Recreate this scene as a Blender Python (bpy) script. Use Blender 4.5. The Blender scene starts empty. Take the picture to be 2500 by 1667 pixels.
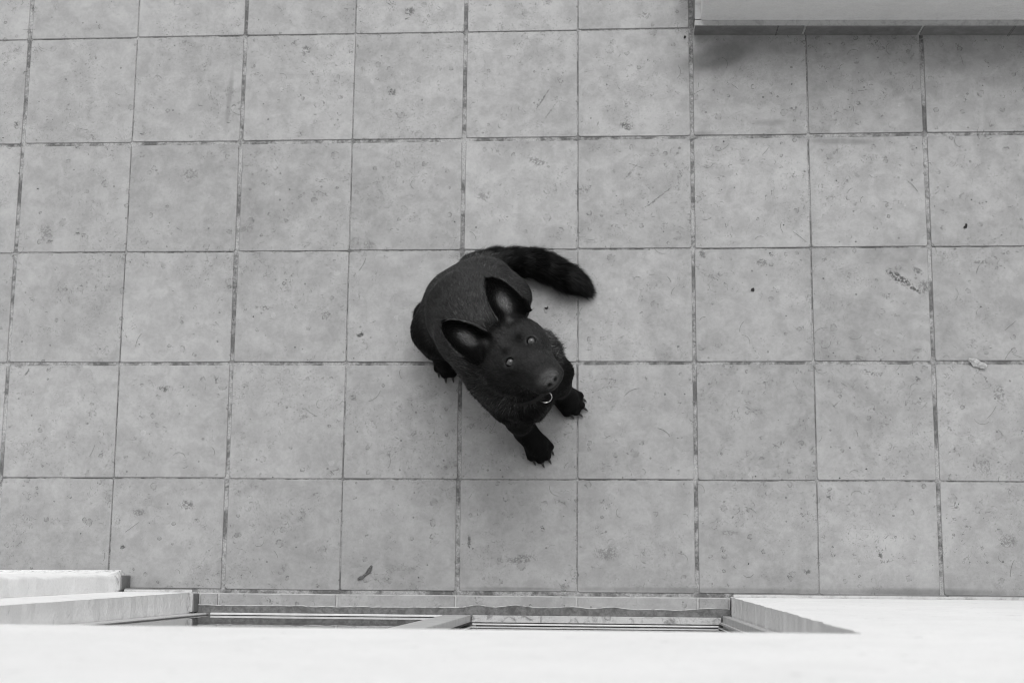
import bpy, bmesh, math, random
import numpy as np
from mathutils import Vector, Matrix, Euler

scene = bpy.context.scene
C = scene.collection

# ------------------------------------------------------------------ camera, sky, sun, exposure
cam_d = bpy.data.cameras.new('camera')
cam = bpy.data.objects.new('camera', cam_d); C.objects.link(cam); scene.camera = cam
cam_d.sensor_width = 36.0
cam_d.lens = 3500.0 / 2500.0 * 36.0
cam_d.clip_start = 0.02; cam_d.clip_end = 500.0
cam.location = (0.4224, -0.5971, 4.0472)
cam.rotation_euler = (0.161940, 0.066601, 0.008345)
cam_d.dof.use_dof = True; cam_d.dof.focus_distance = 3.7; cam_d.dof.aperture_fstop = 5.6

SUN_EL, SUN_AZ = math.radians(60), math.radians(12)     # azimuth measured from +Y towards +X
world = bpy.data.worlds.new('World'); scene.world = world; world.use_nodes = True
wn = world.node_tree.nodes; wl = world.node_tree.links; wn.clear()
sky = wn.new('ShaderNodeTexSky'); sky.sky_type = 'NISHITA'; sky.sun_disc = False
sky.sun_elevation = SUN_EL; sky.sun_rotation = SUN_AZ
sky.dust_density = 4.0; sky.air_density = 1.0
bw = wn.new('ShaderNodeRGBToBW')                          # the picture is black and white
bg = wn.new('ShaderNodeBackground'); bg.inputs['Strength'].default_value = 0.12
wo = wn.new('ShaderNodeOutputWorld')
wl.new(sky.outputs[0], bw.inputs[0]); wl.new(bw.outputs[0], bg.inputs[0]); wl.new(bg.outputs[0], wo.inputs[0])
sun_d = bpy.data.lights.new('sun', 'SUN'); sun_d.energy = 0.9; sun_d.angle = math.radians(50)
sun = bpy.data.objects.new('sun', sun_d); C.objects.link(sun)
sd = Vector((math.cos(SUN_EL)*math.sin(SUN_AZ), math.cos(SUN_EL)*math.cos(SUN_AZ), math.sin(SUN_EL)))
sun.rotation_euler = sd.to_track_quat('Z', 'Y').to_euler(); sun.location = sd*20
scene.view_settings.view_transform = 'Standard'; scene.view_settings.look = 'None'
scene.cycles.filter_width = 1.0
scene.view_settings.gamma = 1.0; scene.view_settings.use_curve_mapping = False
scene.view_settings.exposure = 0.55

# ------------------------------------------------------------------ helpers
rng = random.Random(7); nrng = np.random.default_rng(11)

def empty(name, loc=(0, 0, 0), label=None, cat=None, group=None):
    o = bpy.data.objects.new(name, None); C.objects.link(o); o.location = loc
    tag(o, label, cat, group); return o
def tag(o, label=None, cat=None, group=None, kind=None):
    if label: o['label'] = label
    if cat: o['category'] = cat
    if group: o['group'] = group
    if kind: o['kind'] = kind
    return o
def mesh_obj(name, me, mat, parent=None):
    if mat is not None and not me.materials: me.materials.append(mat)
    o = bpy.data.objects.new(name, me); C.objects.link(o)
    if parent is not None:
        o.parent = parent
        o.matrix_parent_inverse = Matrix.Translation(parent.location).inverted() if parent.parent is None else Matrix.Identity(4)
    return o
def from_bm(name, bm, mat, parent=None, smooth=False):
    me = bpy.data.meshes.new(name); bmesh.ops.recalc_face_normals(bm, faces=bm.faces[:])
    bm.to_mesh(me); bm.free()
    if smooth:
        for p in me.polygons: p.use_smooth = True
    return mesh_obj(name, me, mat, parent)
def hexa(bm, v):
    """v: 8 points, bottom four counter-clockwise then top four"""
    q = [bm.verts.new(p) for p in v]
    for f in ((3, 2, 1, 0), (4, 5, 6, 7), (0, 1, 5, 4), (1, 2, 6, 5), (2, 3, 7, 6), (3, 0, 4, 7)):
        bm.faces.new([q[i] for i in f])
    return q
def box(bm, x0, x1, y0, y1, z0, z1):
    return hexa(bm, [(x0, y0, z0), (x1, y0, z0), (x1, y1, z0), (x0, y1, z0), (x0, y0, z1), (x1, y0, z1), (x1, y1, z1), (x0, y1, z1)])
def bevel_all(bm, w, seg=2):
    bmesh.ops.bevel(bm, geom=bm.edges[:], offset=w, segments=seg, profile=0.6, affect='EDGES')

class NT:
    """small node-tree builder"""
    def __init__(s, name):
        s.m = bpy.data.materials.new(name); s.m.use_nodes = True
        s.n = s.m.node_tree.nodes; s.l = s.m.node_tree.links; s.n.clear()
        s.out = s.n.new('ShaderNodeOutputMaterial')
        s.pos = s.n.new('ShaderNodeNewGeometry').outputs['Position']
    def set(s, sock, v):
        if isinstance(v, bpy.types.NodeSocket): s.l.new(v, sock)
        else: sock.default_value = v
    def math(s, op, a, b=None, c=None, clamp=False):
        n = s.n.new('ShaderNodeMath'); n.operation = op; n.use_clamp = clamp
        for i, v in enumerate((a, b, c)):
            if v is not None: s.set(n.inputs[i], v)
        return n.outputs[0]
    def noise(s, scale, detail=4, rough=.55, dist=0., vec=None, off=None):
        n = s.n.new('ShaderNodeTexNoise'); v = vec or s.pos
        if off:
            a = s.n.new('ShaderNodeVectorMath'); a.operation = 'ADD'; s.l.new(v, a.inputs[0]); s.set(a.inputs[1], off); v = a.outputs[0]
        s.l.new(v, n.inputs['Vector'])
        for k, x in (('Scale', scale), ('Detail', detail), ('Roughness', rough), ('Distortion', dist)): n.inputs[k].default_value = x
        return n.outputs[0]
    def ramp(s, x, a, b, c=0., d=1., smooth=True):
        n = s.n.new('ShaderNodeMapRange'); n.interpolation_type = 'SMOOTHSTEP' if smooth else 'LINEAR'
        s.l.new(x, n.inputs[0])
        for i, v in enumerate((a, b, c, d)): n.inputs[i+1].default_value = v
        return n.outputs[0]
    def mapping(s, loc=(0, 0, 0), rot=0., scale=(1, 1, 1), vec=None):
        n = s.n.new('ShaderNodeMapping'); n.vector_type = 'TEXTURE'; s.l.new(vec or s.pos, n.inputs[0])
        n.inputs[1].default_value = loc; n.inputs[2].default_value = (0, 0, rot); n.inputs[3].default_value = scale
        return n.outputs[0]
    def length(s, v):
        n = s.n.new('ShaderNodeVectorMath'); n.operation = 'LENGTH'; s.l.new(v, n.inputs[0]); return n.outputs['Value']
    def bump(s, h, strength, dist):
        n = s.n.new('ShaderNodeBump'); n.inputs['Strength'].default_value = strength; n.inputs['Distance'].default_value = dist
        s.l.new(h, n.inputs['Height']); return n.outputs[0]
    def bsdf(s, col, rough=.7, spec=.3, normal=None, **kw):
        n = s.n.new('ShaderNodeBsdfPrincipled')
        if isinstance(col, bpy.types.NodeSocket):
            cc = s.n.new('ShaderNodeCombineColor')
            for i in range(3): s.l.new(col, cc.inputs[i])
            s.l.new(cc.outputs[0], n.inputs['Base Color'])
        else: n.inputs['Base Color'].default_value = (col, col, col, 1)
        s.set(n.inputs['Roughness'], rough); n.inputs['Specular IOR Level'].default_value = spec
        for k, v in kw.items(): s.set(n.inputs[k], v)
        if normal is not None: s.l.new(normal, n.inputs['Normal'])
        s.l.new(n.outputs[0], s.out.inputs['Surface']); return n

# ------------------------------------------------------------------ materials
def tile_material(name, base, marks=(), dirty=1.0, edge_dirt=None):
    t = NT(name)
    oi = t.n.new('ShaderNodeObjectInfo').outputs['Random']
    # every tile shows another piece of the glaze pattern
    sc = t.n.new('ShaderNodeCombineXYZ'); t.set(sc.inputs[2], t.math('MULTIPLY', oi, 37.0))
    va = t.n.new('ShaderNodeVectorMath'); va.operation = 'ADD'; t.l.new(t.pos, va.inputs[0]); t.l.new(sc.outputs[0], va.inputs[1])
    gv = va.outputs[0]
    a = t.ramp(t.noise(5.5, 5, .6, .3, vec=gv), .3, .7, -.075, .07)
    b = t.ramp(t.noise(21, 7, .66, .4, vec=gv), .3, .7, -.115, .10)
    c = t.ramp(t.noise(95, 5, .7, .2, vec=gv), .3, .7, -.05, .05)
    g = t.ramp(t.noise(900, 2, .6), .3, .7, -.035, .035)
    v = t.math('ADD', t.math('ADD', a, b), t.math('ADD', c, g))
    v = t.math('ADD', v, t.math('MULTIPLY_ADD', oi, .12, .94))
    v = t.math('ADD', v, t.ramp(t.noise(1.7, 4, .6, .6, off=(31, 8, 0)), .3, .7, -.085, .06))      # wear that runs across the joints
    # scuffs: patches where dirt collects
    clus = t.ramp(t.noise(4.2, 4, .65, .6, off=(3.1, 7.7, 0)), .45, .62)
    clus2 = t.ramp(t.noise(11.0, 3, .6, .6, off=(9.3, 1.2, 0)), .49, .62)
    spots = t.ramp(t.noise(70, 7, .78, 2.0), .53, .68)
    spots = t.math('MULTIPLY', spots, t.math('MULTIPLY_ADD', clus, .8, .12))
    def curls(scale, off, w, dist):
        n = t.noise(scale, 1.5, .5, dist, off=off)
        ln = t.ramp(t.math('ABSOLUTE', t.math('SUBTRACT', n, .5)), 0., w, 1., 0.)
        return ln
    cm = t.math('MULTIPLY', clus2, t.ramp(t.noise(34, 2, .5, off=(1, 2, 0)), .5, .58))
    cur = t.math('MULTIPLY', curls(44, (5, 1, 0), .022, 1.6), cm)
    cm3 = t.math('MULTIPLY', t.ramp(t.noise(8, 3, .6, off=(21, 4, 0)), .52, .62), t.ramp(t.noise(26, 2, .5, off=(4, 22, 0)), .5, .6))
    hair = t.math('MULTIPLY', curls(13, (15, 11, 0), .005, 2.2), cm3)
    # dried drops: little rings
    def rings(scale, r, w, keep, off):
        vo = t.n.new('ShaderNodeTexVoronoi'); vo.inputs['Scale'].default_value = scale
        ad = t.n.new('ShaderNodeVectorMath'); ad.operation = 'ADD'; t.l.new(t.pos, ad.inputs[0]); ad.inputs[1].default_value = off
        vo.voronoi_dimensions = '2D'; t.l.new(ad.outputs[0], vo.inputs['Vector'])
        sp = t.n.new('ShaderNodeSeparateColor'); t.l.new(vo.outputs['Color'], sp.inputs[0])
        rr = t.math('MULTIPLY', t.math('MULTIPLY_ADD', sp.outputs[1], .9, .5), r*scale)
        wob = t.math('ADD', vo.outputs['Distance'], t.ramp(t.noise(160, 2, .5), .2, .8, -.35*r*scale, .35*r*scale))
        d = t.math('ABSOLUTE', t.math('SUBTRACT', wob, rr))
        ring = t.ramp(d, 0., w*scale, 1., 0.)
        fill = t.math('MULTIPLY', t.ramp(t.math('SUBTRACT', wob, rr), -.001, .001, 1., 0.), .35)
        m = t.math('GREATER_THAN', sp.outputs[0], keep)
        return t.math('MULTIPLY', t.math('MAXIMUM', ring, fill), m)
    dr = t.math('MULTIPLY', rings(16, .0085, .0022, .84, (0, 0, 0)), t.ramp(t.noise(60, 3, .6), .40, .6))
    dr2 = t.math('MULTIPLY', rings(27, .005, .002, .88, (3, 5, 0)), t.ramp(t.noise(70, 3, .6), .42, .58))
    dots = rings(24, .0018, .0016, .93, (7, 2, 0))
    dark = t.math('MULTIPLY', spots, .55*dirty)
    for m, k in ((cur, .55*dirty), (hair, .42*dirty), (dr, .42*dirty), (dr2, .5*dirty), (dots, .65)):
        dark = t.math('MAXIMUM', dark, t.math('MULTIPLY', m, k))
    if marks:
        nz = t.math('ADD', t.math('MULTIPLY', t.noise(85, 4, .68, 1.5), .65), t.math('MULTIPLY', t.noise(230, 3, .6, .8), .35))
        for (x, y, rx, ry, rot, k, soft) in marks:
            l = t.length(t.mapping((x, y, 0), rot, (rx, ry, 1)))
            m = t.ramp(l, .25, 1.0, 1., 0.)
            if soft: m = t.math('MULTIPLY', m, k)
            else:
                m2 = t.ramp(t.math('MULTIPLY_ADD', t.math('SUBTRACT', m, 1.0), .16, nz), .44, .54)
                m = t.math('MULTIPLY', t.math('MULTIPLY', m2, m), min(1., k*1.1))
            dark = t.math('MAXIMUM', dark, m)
    white = t.math('MULTIPLY', rings(11, .0058, .0012, .90, (13, 4, 0)), .22)
    col = t.math('MULTIPLY', v, base)
    col = t.math('MULTIPLY', col, t.math('SUBTRACT', 1.0, dark))
    col = t.math('ADD', col, t.math('MULTIPLY', white, base))
    h = t.math('ADD', t.noise(30, 4, .6), t.math('MULTIPLY', t.noise(300, 3, .6), .25))
    t.bsdf(col, t.ramp(b, -.06, .06, .62, .5), .35, t.bump(h, .25, .0012))
    return t.m

STAINS_AND_PATCHES = [
    (0.7420, 0.9035, 0.1901, 0.0553, 0.262, 0.46, 1),  # broad soft dark ellipses in front of the corner wall
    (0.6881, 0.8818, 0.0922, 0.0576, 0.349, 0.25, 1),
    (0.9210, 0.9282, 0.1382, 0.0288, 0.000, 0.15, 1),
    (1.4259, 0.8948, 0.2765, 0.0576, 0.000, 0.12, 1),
    (1.2455, 0.2411, 0.0864, 0.0253, -0.611, 0.75, 0),
    (1.2844, 0.2113, 0.0461, 0.0104, -0.524, 0.80, 0),
    (1.3131, 0.2171, 0.0346, 0.0346, 0.000, 0.50, 0),
    (1.2978, 0.2645, 0.0346, 0.0161, -0.698, 0.60, 0),
    (-1.1266, 0.3843, 0.0184, 0.0150, 0.000, 0.80, 0),
    (-1.1456, 0.3907, 0.0115, 0.0092, 0.000, 0.70, 0),
    (-1.2311, 0.3664, 0.0253, 0.0138, 0.175, 0.50, 0),
    (-1.2451, 0.3914, 0.0461, 0.0461, 0.000, 0.35, 0),
    (-0.1687, 1.0649, 0.0300, 0.0253, 0.000, 0.55, 0),
    (-0.4777, 0.9493, 0.0276, 0.0253, 0.524, 0.55, 0),
    (-0.2163, 0.8137, 0.0230, 0.0253, 0.000, 0.55, 0),
    (0.4776, 0.6974, 0.0323, 0.0207, -0.436, 0.65, 0),
    (-0.8139, 0.5689, 0.0461, 0.0300, 0.000, 0.35, 0),
    (-0.8635, -0.0719, 0.0253, 0.0207, 0.000, 0.65, 0),
    (-0.2921, 0.0842, 0.0207, 0.0161, 0.000, 0.80, 0),
    (-0.3944, 0.1411, 0.0323, 0.0230, 0.524, 0.50, 0),
    (-0.7817, -0.4070, 0.0392, 0.0276, -0.349, 0.55, 0),
    (-0.9606, -0.5276, 0.0150, 0.0138, 0.000, 0.70, 0),
    (-0.9179, -0.4287, 0.0300, 0.0207, 0.000, 0.40, 0),
    (-0.5771, 0.1636, 0.0518, 0.0138, -0.087, 0.45, 0),
    (0.5335, 1.0389, 0.0300, 0.0230, 0.000, 0.40, 0),
    (-0.3088, -0.0982, 0.0207, 0.0161, 0.000, 0.40, 0),
    (0.2169, 0.5951, 0.0518, 0.0230, -0.349, 0.45, 0),
    (0.0595, 0.4917, 0.0300, 0.0184, -0.698, 0.40, 0),
    (0.2256, 0.7757, 0.0806, 0.0058, 1.012, 0.50, 0),
    (0.2558, 0.7502, 0.0691, 0.0046, 0.960, 0.40, 0),
    (0.5712, 0.4868, 0.0864, 0.0046, 0.663, 0.55, 0),
    (0.5415, 0.4627, 0.0461, 0.0046, 0.559, 0.50, 0),
    (0.3462, 0.5074, 0.0518, 0.0253, 0.349, 0.35, 0),
    (0.4889, 0.5612, 0.0576, 0.0058, 0.873, 0.40, 0),
    (1.0338, -0.3785, 0.0138, 0.0184, 0.000, 0.60, 0),
    (1.0407, -0.5359, 0.0115, 0.0115, 0.000, 0.55, 0),
    (1.1688, -0.5349, 0.0127, 0.0115, 0.000, 0.60, 0),
    (1.2093, -0.4844, 0.0115, 0.0092, 0.000, 0.50, 0),
    (0.9671, -0.5811, 0.0161, 0.0138, 0.000, 0.55, 0),
    (1.3799, -0.2410, 0.0115, 0.0161, 0.000, 0.60, 0),
    (1.5094, -0.0865, 0.0323, 0.0461, 0.000, 0.40, 0),
    (1.4774, -0.0519, 0.0092, 0.0300, 0.524, 0.60, 0),
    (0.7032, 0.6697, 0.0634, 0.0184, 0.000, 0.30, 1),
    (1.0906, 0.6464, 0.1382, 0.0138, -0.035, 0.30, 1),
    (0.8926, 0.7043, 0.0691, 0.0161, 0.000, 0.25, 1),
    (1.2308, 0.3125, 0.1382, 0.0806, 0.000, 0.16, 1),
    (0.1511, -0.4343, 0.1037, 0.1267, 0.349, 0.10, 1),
    (-0.0313, 0.1397, 0.0461, 0.0207, 0.000, 0.40, 0),
    (-1.3545, 0.7276, 0.0161, 0.0230, 0.000, 0.60, 0),
    (-1.2744, -0.0260, 0.0300, 0.0069, 0.960, 0.70, 0),
    (-1.3002, -0.0078, 0.0230, 0.0092, 0.000, 0.50, 0),
    (0.1751, -0.5536, 0.0806, 0.0230, 0.175, 0.40, 0),
    (-0.3961, -0.6298, 0.0115, 0.0138, 0.000, 0.60, 0),
    (-0.6556, -0.6423, 0.0184, 0.0104, 0.000, 0.60, 0),
    (0.0307, -0.5092, 0.0092, 0.0461, 0.000, 0.60, 0),
    (0.2377, -0.4680, 0.0138, 0.0138, 0.000, 0.70, 0),
    (1.2950, 0.0353, 0.0461, 0.0115, 0.000, 0.30, 0),
    (0.8610, 0.2910, 0.0346, 0.0207, 0.000, 0.45, 0),
    (1.1296, 0.0065, 0.0346, 0.0288, 0.000, 0.40, 0),
    (1.1626, -0.0285, 0.0576, 0.0161, -0.175, 0.50, 0),
    (1.2864, -0.0460, 0.0184, 0.0161, 0.000, 0.60, 0),
    (1.1446, -0.0575, 0.0115, 0.0092, 0.000, 0.60, 0),
    (0.4151, -0.5349, 0.0691, 0.0346, 0.000, 0.35, 0),
    (-0.2747, 0.3471, 0.0346, 0.0230, 0.000, 0.30, 0),
    (-0.6827, 0.2274, 0.0161, 0.0115, 0.000, 0.50, 0),
    (-0.6407, 0.3991, 0.0461, 0.0230, 0.349, 0.25, 0),
    (0.6646, 0.4130, 0.0230, 0.0691, 0.000, 0.40, 0),
    (0.6927, 0.3162, 0.0161, 0.0230, 0.524, 0.50, 0),
    (0.3699, 0.3547, 0.0346, 0.0138, 0.000, 0.30, 0),
    (1.4557, -0.2919, 0.0461, 0.0461, 0.000, 0.35, 0),
    (1.5130, -0.4935, 0.0461, 0.0346, 0.000, 0.35, 0),
    (0.7559, -0.4761, 0.0461, 0.0138, 0.000, 0.30, 0),
    (-0.7068, 0.8209, 0.0300, 0.0346, 1.047, 0.30, 0),
    (1.4696, 0.2872, 0.0276, 0.0092, 0.000, 0.45, 0),
    (0.2476, -0.1157, 0.0288, 0.0092, 0.349, 0.50, 0),
    (0.0786, -0.1451, 0.0276, 0.0230, 0.000, 0.30, 0),
    (0.0322, -0.1803, 0.0230, 0.0161, 0.000, 0.30, 0),
    (-0.7060, 0.8018, 0.0115, 0.1382, -0.070, 0.25, 1),
    (-1.1610, 0.6550, 0.0230, 0.0092, 0.000, 0.60, 0),
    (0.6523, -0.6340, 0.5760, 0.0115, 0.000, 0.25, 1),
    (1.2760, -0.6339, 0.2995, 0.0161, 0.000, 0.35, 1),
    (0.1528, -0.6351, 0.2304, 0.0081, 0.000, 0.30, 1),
]
M = {}
M['tile'] = tile_material('glazed_floor_tile', .285, (), 1.15)
M['tile_side'] = tile_material('glazed_skirting_tile', .18, (), .35)
mark_mats = {}
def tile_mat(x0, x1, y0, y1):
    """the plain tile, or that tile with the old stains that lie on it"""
    on = tuple(q for q in STAINS_AND_PATCHES if x0-max(q[2:4]) < q[0] < x1+max(q[2:4]) and y0-max(q[2:4]) < q[1] < y1+max(q[2:4]))
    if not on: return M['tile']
    if on not in mark_mats: mark_mats[on] = tile_material('marked_floor_tile', .285, on, 1.15)
    return mark_mats[on]

def grout_material():
    t = NT('sandy_grout')
    n1 = t.noise(9, 4, .65, .3); n2 = t.noise(55, 5, .7, .5); n3 = t.noise(420, 3, .7)
    d = t.ramp(t.math('ADD', t.math('MULTIPLY', n1, .65), t.math('MULTIPLY', n2, .4)), .45, .62)
    col = t.math('MULTIPLY_ADD', d, -.215, .335)
    col = t.math('MULTIPLY', col, t.ramp(n3, .3, .7, .7, 1.25))
    t.bsdf(col, .95, .1, t.bump(t.math('ADD', n3, n2), .5, .002)); return t.m
M['grout'] = grout_material()

def plaster_material(name, base, rough_scale=1.0, dirt=0.3, streak=False, dirt_top=.16):
    t = NT(name)
    n1 = t.noise(3.2, 5, .6, .3); n2 = t.noise(28, 6, .65, .4); n3 = t.noise(170, 4, .65)
    col = t.math('MULTIPLY', t.ramp(n1, .3, .7, .965, 1.02), t.ramp(n2, .3, .7, .975, 1.02))
    col = t.math('MULTIPLY', col, t.ramp(n3, .3, .7, .96, 1.03))
    # splash dirt on the lowest hand's breadth of the wall
    sep = t.n.new('ShaderNodeSeparateXYZ'); t.l.new(t.pos, sep.inputs[0])
    low = t.ramp(sep.outputs[2], .03, dirt_top, 1., 0.)
    dm = t.math('MULTIPLY', t.ramp(t.noise(40, 6, .72, .8), .46, .68), t.math('MULTIPLY_ADD', low, dirt*1.5, .0))
    sp = t.math('MULTIPLY', t.ramp(t.noise(24, 4, .6, 1.0, off=(4, 4, 1)), .62, .72), dirt*.35)
    dm = t.math('MAXIMUM', dm, sp)
    col = t.math('MULTIPLY', t.math('MULTIPLY', col, base), t.math('SUBTRACT', 1., dm))
    # trowel ridges run level
    hv = t.mapping((0, 0, 0), 0., (.09, .09, .022) if streak else (.03, .03, .03))
    h = t.math('ADD', t.noise(1.0*rough_scale, 5, .6, .5, vec=hv), t.math('MULTIPLY', n3, .35))
    if not streak: h = t.math('ADD', h, t.math('MULTIPLY', t.noise(4.5, 3, .5), 3.0))
    t.bsdf(col, .85, .2, t.bump(h, .8 if streak else .4, .006)); return t.m
M['white_plaster'] = plaster_material('white_painted_plaster', .86, 1.0, .55)
M['grey_plaster'] = plaster_material('combed_plaster', .75, 1.4, .10, True)
M['mortar'] = plaster_material('pale_mortar', .46, 1.0, .22)

def simple(name, col, rough=.5, spec=.4, nscale=60, amp=.12, **kw):
    t = NT(name); n = t.noise(nscale, 5, .65)
    t.bsdf(t.math('MULTIPLY', t.ramp(n, .3, .7, 1-amp, 1+amp), col), rough, spec, **kw); return t.m
M['aluminium'] = simple('worn_white_aluminium', .54, .38, .5, 35, .10)
M['worn_sill'] = plaster_material('dirty_sill_paint', .44, 1.0, .40)
M['seal'] = simple('black_rubber_seal', .03, .6, .3)
M['bitumen'] = None
def bitumen_material():
    t = NT('damp_sealant_smear')
    n = t.noise(60, 5, .7, .4)
    t.bsdf(t.ramp(n, .3, .7, .055, .14), .55, .4, t.bump(n, .6, .003)); return t.m
M['bitumen'] = bitumen_material()
M['room'] = simple('dim_room_paint', .30, .8, .2)
M['ground'] = simple('plain_concrete', .30, .9, .2, 3)
M['leaf'] = simple('dry_leaf_litter', .06, .8, .2, 300, .4)
M['dry_leaf'] = simple('grey_dry_leaf', .20, .8, .2, 300, .4)
M['paper'] = simple('crumpled_paper', .62, .8, .2, 200, .15)

def glass_material():
    t = NT('window_glass')
    fr = t.n.new('ShaderNodeFresnel'); fr.inputs[0].default_value = 1.5
    tr = t.n.new('ShaderNodeBsdfTransparent'); tr.inputs[0].default_value = (.88, .88, .88, 1)
    gl = t.n.new('ShaderNodeBsdfGlossy'); gl.inputs['Roughness'].default_value = .012; gl.inputs[0].default_value = (.9, .9, .9, 1)
    mx = t.n.new('ShaderNodeMixShader'); t.l.new(fr.outputs[0], mx.inputs[0]); t.l.new(tr.outputs[0], mx.inputs[1]); t.l.new(gl.outputs[0], mx.inputs[2])
    t.l.new(mx.outputs[0], t.out.inputs['Surface']); return t.m
M['glass'] = glass_material()

# ------------------------------------------------------------------ ground and tiled terrace
bm = bmesh.new()
v = [bm.verts.new(p) for p in ((-60, -60, -.08), (60, -60, -.08), (60, 60, -.08), (-60, 60, -.08))]; bm.faces.new(v)
tag(from_bm('ground', bm, M['ground']), 'plain concrete ground around the terrace', 'ground', kind='structure')

PITCH = .333; RY = 0.33197; SK = 0.00119; ECOL = 0.00129
def grid_pt(c, r):
    x = (c-4)*PITCH + (ECOL if c % 2 else 0.); y = -(r-3)*RY
    return Vector((x + SK*y, y, 0))
WALL_Y = -.647
bm = bmesh.new(); box(bm, -3.4, 3.9, -.70, 3.2, -.07, -.0034)
floor = from_bm('terrace_floor', bm, M['grout'])
tag(floor, 'grey tiled terrace floor with sandy grout joints', 'floor', kind='structure')

def tile_mesh(w, h, ch=.004, bv=.0016, th=.012, seed=0):
    """an octagonal-cornered tile with a bevelled rim, centred on its top face; ragged by a fraction of a millimetre"""
    r = random.Random(seed)
    def ring(ins, z):
        a, b, c = w/2-ins, h/2-ins, ch
        pts = [(-a+c, -b), (a-c, -b), (a, -b+c), (a, b-c), (a-c, b), (-a+c, b), (-a, b-c), (-a, -b+c)]
        return pts, z
    bm = bmesh.new(); rings = []
    jit = [(r.uniform(-1, 1)*.0009, r.uniform(-1, 1)*.0009) for _ in range(8)]
    for ins, z in ((0, -th), (0, -bv), (bv, 0.)):
        pts, z = ring(ins, z)
        rings.append([bm.verts.new((p[0]+j[0], p[1]+j[1], z)) for p, j in zip(pts, jit)])
    for a, b in ((0, 1), (1, 2)):
        for i in range(8): bm.faces.new((rings[a][i], rings[a][(i+1) % 8], rings[b][(i+1) % 8], rings[b][i]))
    bm.faces.new(rings[2])
    me = bpy.data.meshes.new('tile'); bmesh.ops.recalc_face_normals(bm, faces=bm.faces[:]); bm.to_mesh(me); bm.free()
    return me
WIDE, THIN = .0108, .0034
def jw(i): return WIDE if i % 2 == 0 else .0026
def jr(i): return WIDE*.95 if i % 2 == 1 else THIN
BX0, BY0, BANG = 0.6724, 0.9741, -0.01762                       # foot of the corner wall
mesh_cache = {}
for r in range(-5, 5):
    for c in range(-5, 14):
        p00, p10, p01, p11 = grid_pt(c, r+1), grid_pt(c+1, r+1), grid_pt(c, r), grid_pt(c+1, r)
        x0 = (p00.x+p01.x)/2 + jw(c)/2; x1 = (p10.x+p11.x)/2 - jw(c+1)/2
        y0 = p00.y + jr(r+1)/2; y1 = p01.y - jr(r)/2
        if r == 4:                                # cut row along the house
            y0 = WALL_Y + .0045
            if c < 1: y0 = -.600
        if r < 0 and c >= 6: continue             # the corner wall stands here
        w, h = x1-x0, y1-y0
        key = (round(w*1000), round(h*1000), rng.randrange(3))
        if key not in mesh_cache: mesh_cache[key] = tile_mesh(w, h, seed=len(mesh_cache))
        o = mesh_obj('tile', mesh_cache[key], M['tile'], floor)
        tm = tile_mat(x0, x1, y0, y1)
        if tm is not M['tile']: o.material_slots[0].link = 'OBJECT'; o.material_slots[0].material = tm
        o.location = ((x0+x1)/2 + rng.uniform(-.0008, .0008), (y0+y1)/2 + rng.uniform(-.0008, .0008), rng.uniform(-.0005, .0005))
        o.rotation_euler = (rng.uniform(-.0015, .0015), rng.uniform(-.0015, .0015), rng.uniform(-.0022, .0022))

# ------------------------------------------------------------------ the house behind: wall, skirting, threshold, sliding door
house = empty('house', (0, -.8, 0), 'white plastered house wall with a sliding glass door at floor level', 'house')
LEAN = .0086
def wy(z): return -.651 - LEAN*z                   # front plane of the wall
XL, XR, XP, ZL = -.735, .755, -.943, 2.10
def jag(n, a): return [nrng.normal()*a for _ in range(n)]
# outline of the wall with its door opening, edges a little ragged as thick paint leaves them
out = [(XP, 0)]
def seg(p, q, n, a, axis):
    j = np.convolve(nrng.normal(size=n+3), [.25, .5, .25], 'valid')[:n+1]*a
    for i in range(1, n+1):
        t = i/n; x = p[0]+(q[0]-p[0])*t; z = p[1]+(q[1]-p[1])*t
        if i < n: x, z = (x+j[i], z) if axis == 0 else (x, z+j[i])
        out.append((x, z))
seg((XP, 0), (XL, 0), 1, 0, 0); seg((XL, 0), (XL, ZL), 90, .0022, 0)
seg((XL, ZL), (XR, ZL), 110, .0035, 1); seg((XR, ZL), (XR, 0), 110, .0032, 0)
out += [(4.0, 0), (4.0, 3.1), (XP, 3.1)]
bm = bmesh.new()
front = [bm.verts.new((x, wy(z), z)) for x, z in out]
back = [bm.verts.new((x, -.92, z)) for x, z in out]
ff = bm.faces.new(front); bm.faces.new(back[::-1])
n = len(out)
for i in range(n): bm.faces.new((front[i], back[i], back[(i+1) % n], front[(i+1) % n]))
fe = [e for e in ff.edges if 0.001 < min(e.verts[0].co.z, e.verts[1].co.z) or (e.verts[0].co.x == e.verts[1].co.x)]
bmesh.ops.bevel(bm, geom=fe, offset=.005, segments=2, profile=.5, affect='EDGES', clamp_overlap=True)
wall = from_bm('wall', bm, M['white_plaster'], house)
bm = bmesh.new()                                    # pier that steps forward on the left
PY = -.604
hexa(bm, [(-3.2, -.92, 0), (XP, -.92, 0), (XP, PY, 0), (-3.2, PY, 0), (-3.2, -.92, 3.1), (XP, -.92, 3.1), (XP, PY-LEAN*3.1, 3.1), (-3.2, PY-LEAN*3.1, 3.1)])
bmesh.ops.subdivide_edges(bm, edges=[e for e in bm.edges if abs(e.verts[0].co.z-e.verts[1].co.z) > 1], cuts=60)
for vv in bm.verts:
    if vv.co.x > -1.2 and 0 < vv.co.z < 3 and vv.co.y > -.7: vv.co.x += nrng.normal()*.001; vv.co.y += nrng.normal()*.0012
bmesh.ops.bevel(bm, geom=[e for e in bm.edges if all(v.co.x > -1.2 and v.co.y > -.7 for v in e.verts) and abs(e.verts[0].co.z-e.verts[1].co.z) > .01], offset=.009, segments=3, profile=.5, affect='EDGES')
pier = from_bm('pier', bm, M['white_plaster'], house)
bm = bmesh.new()                                    # storey above, round the open window the picture is taken from
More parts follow.
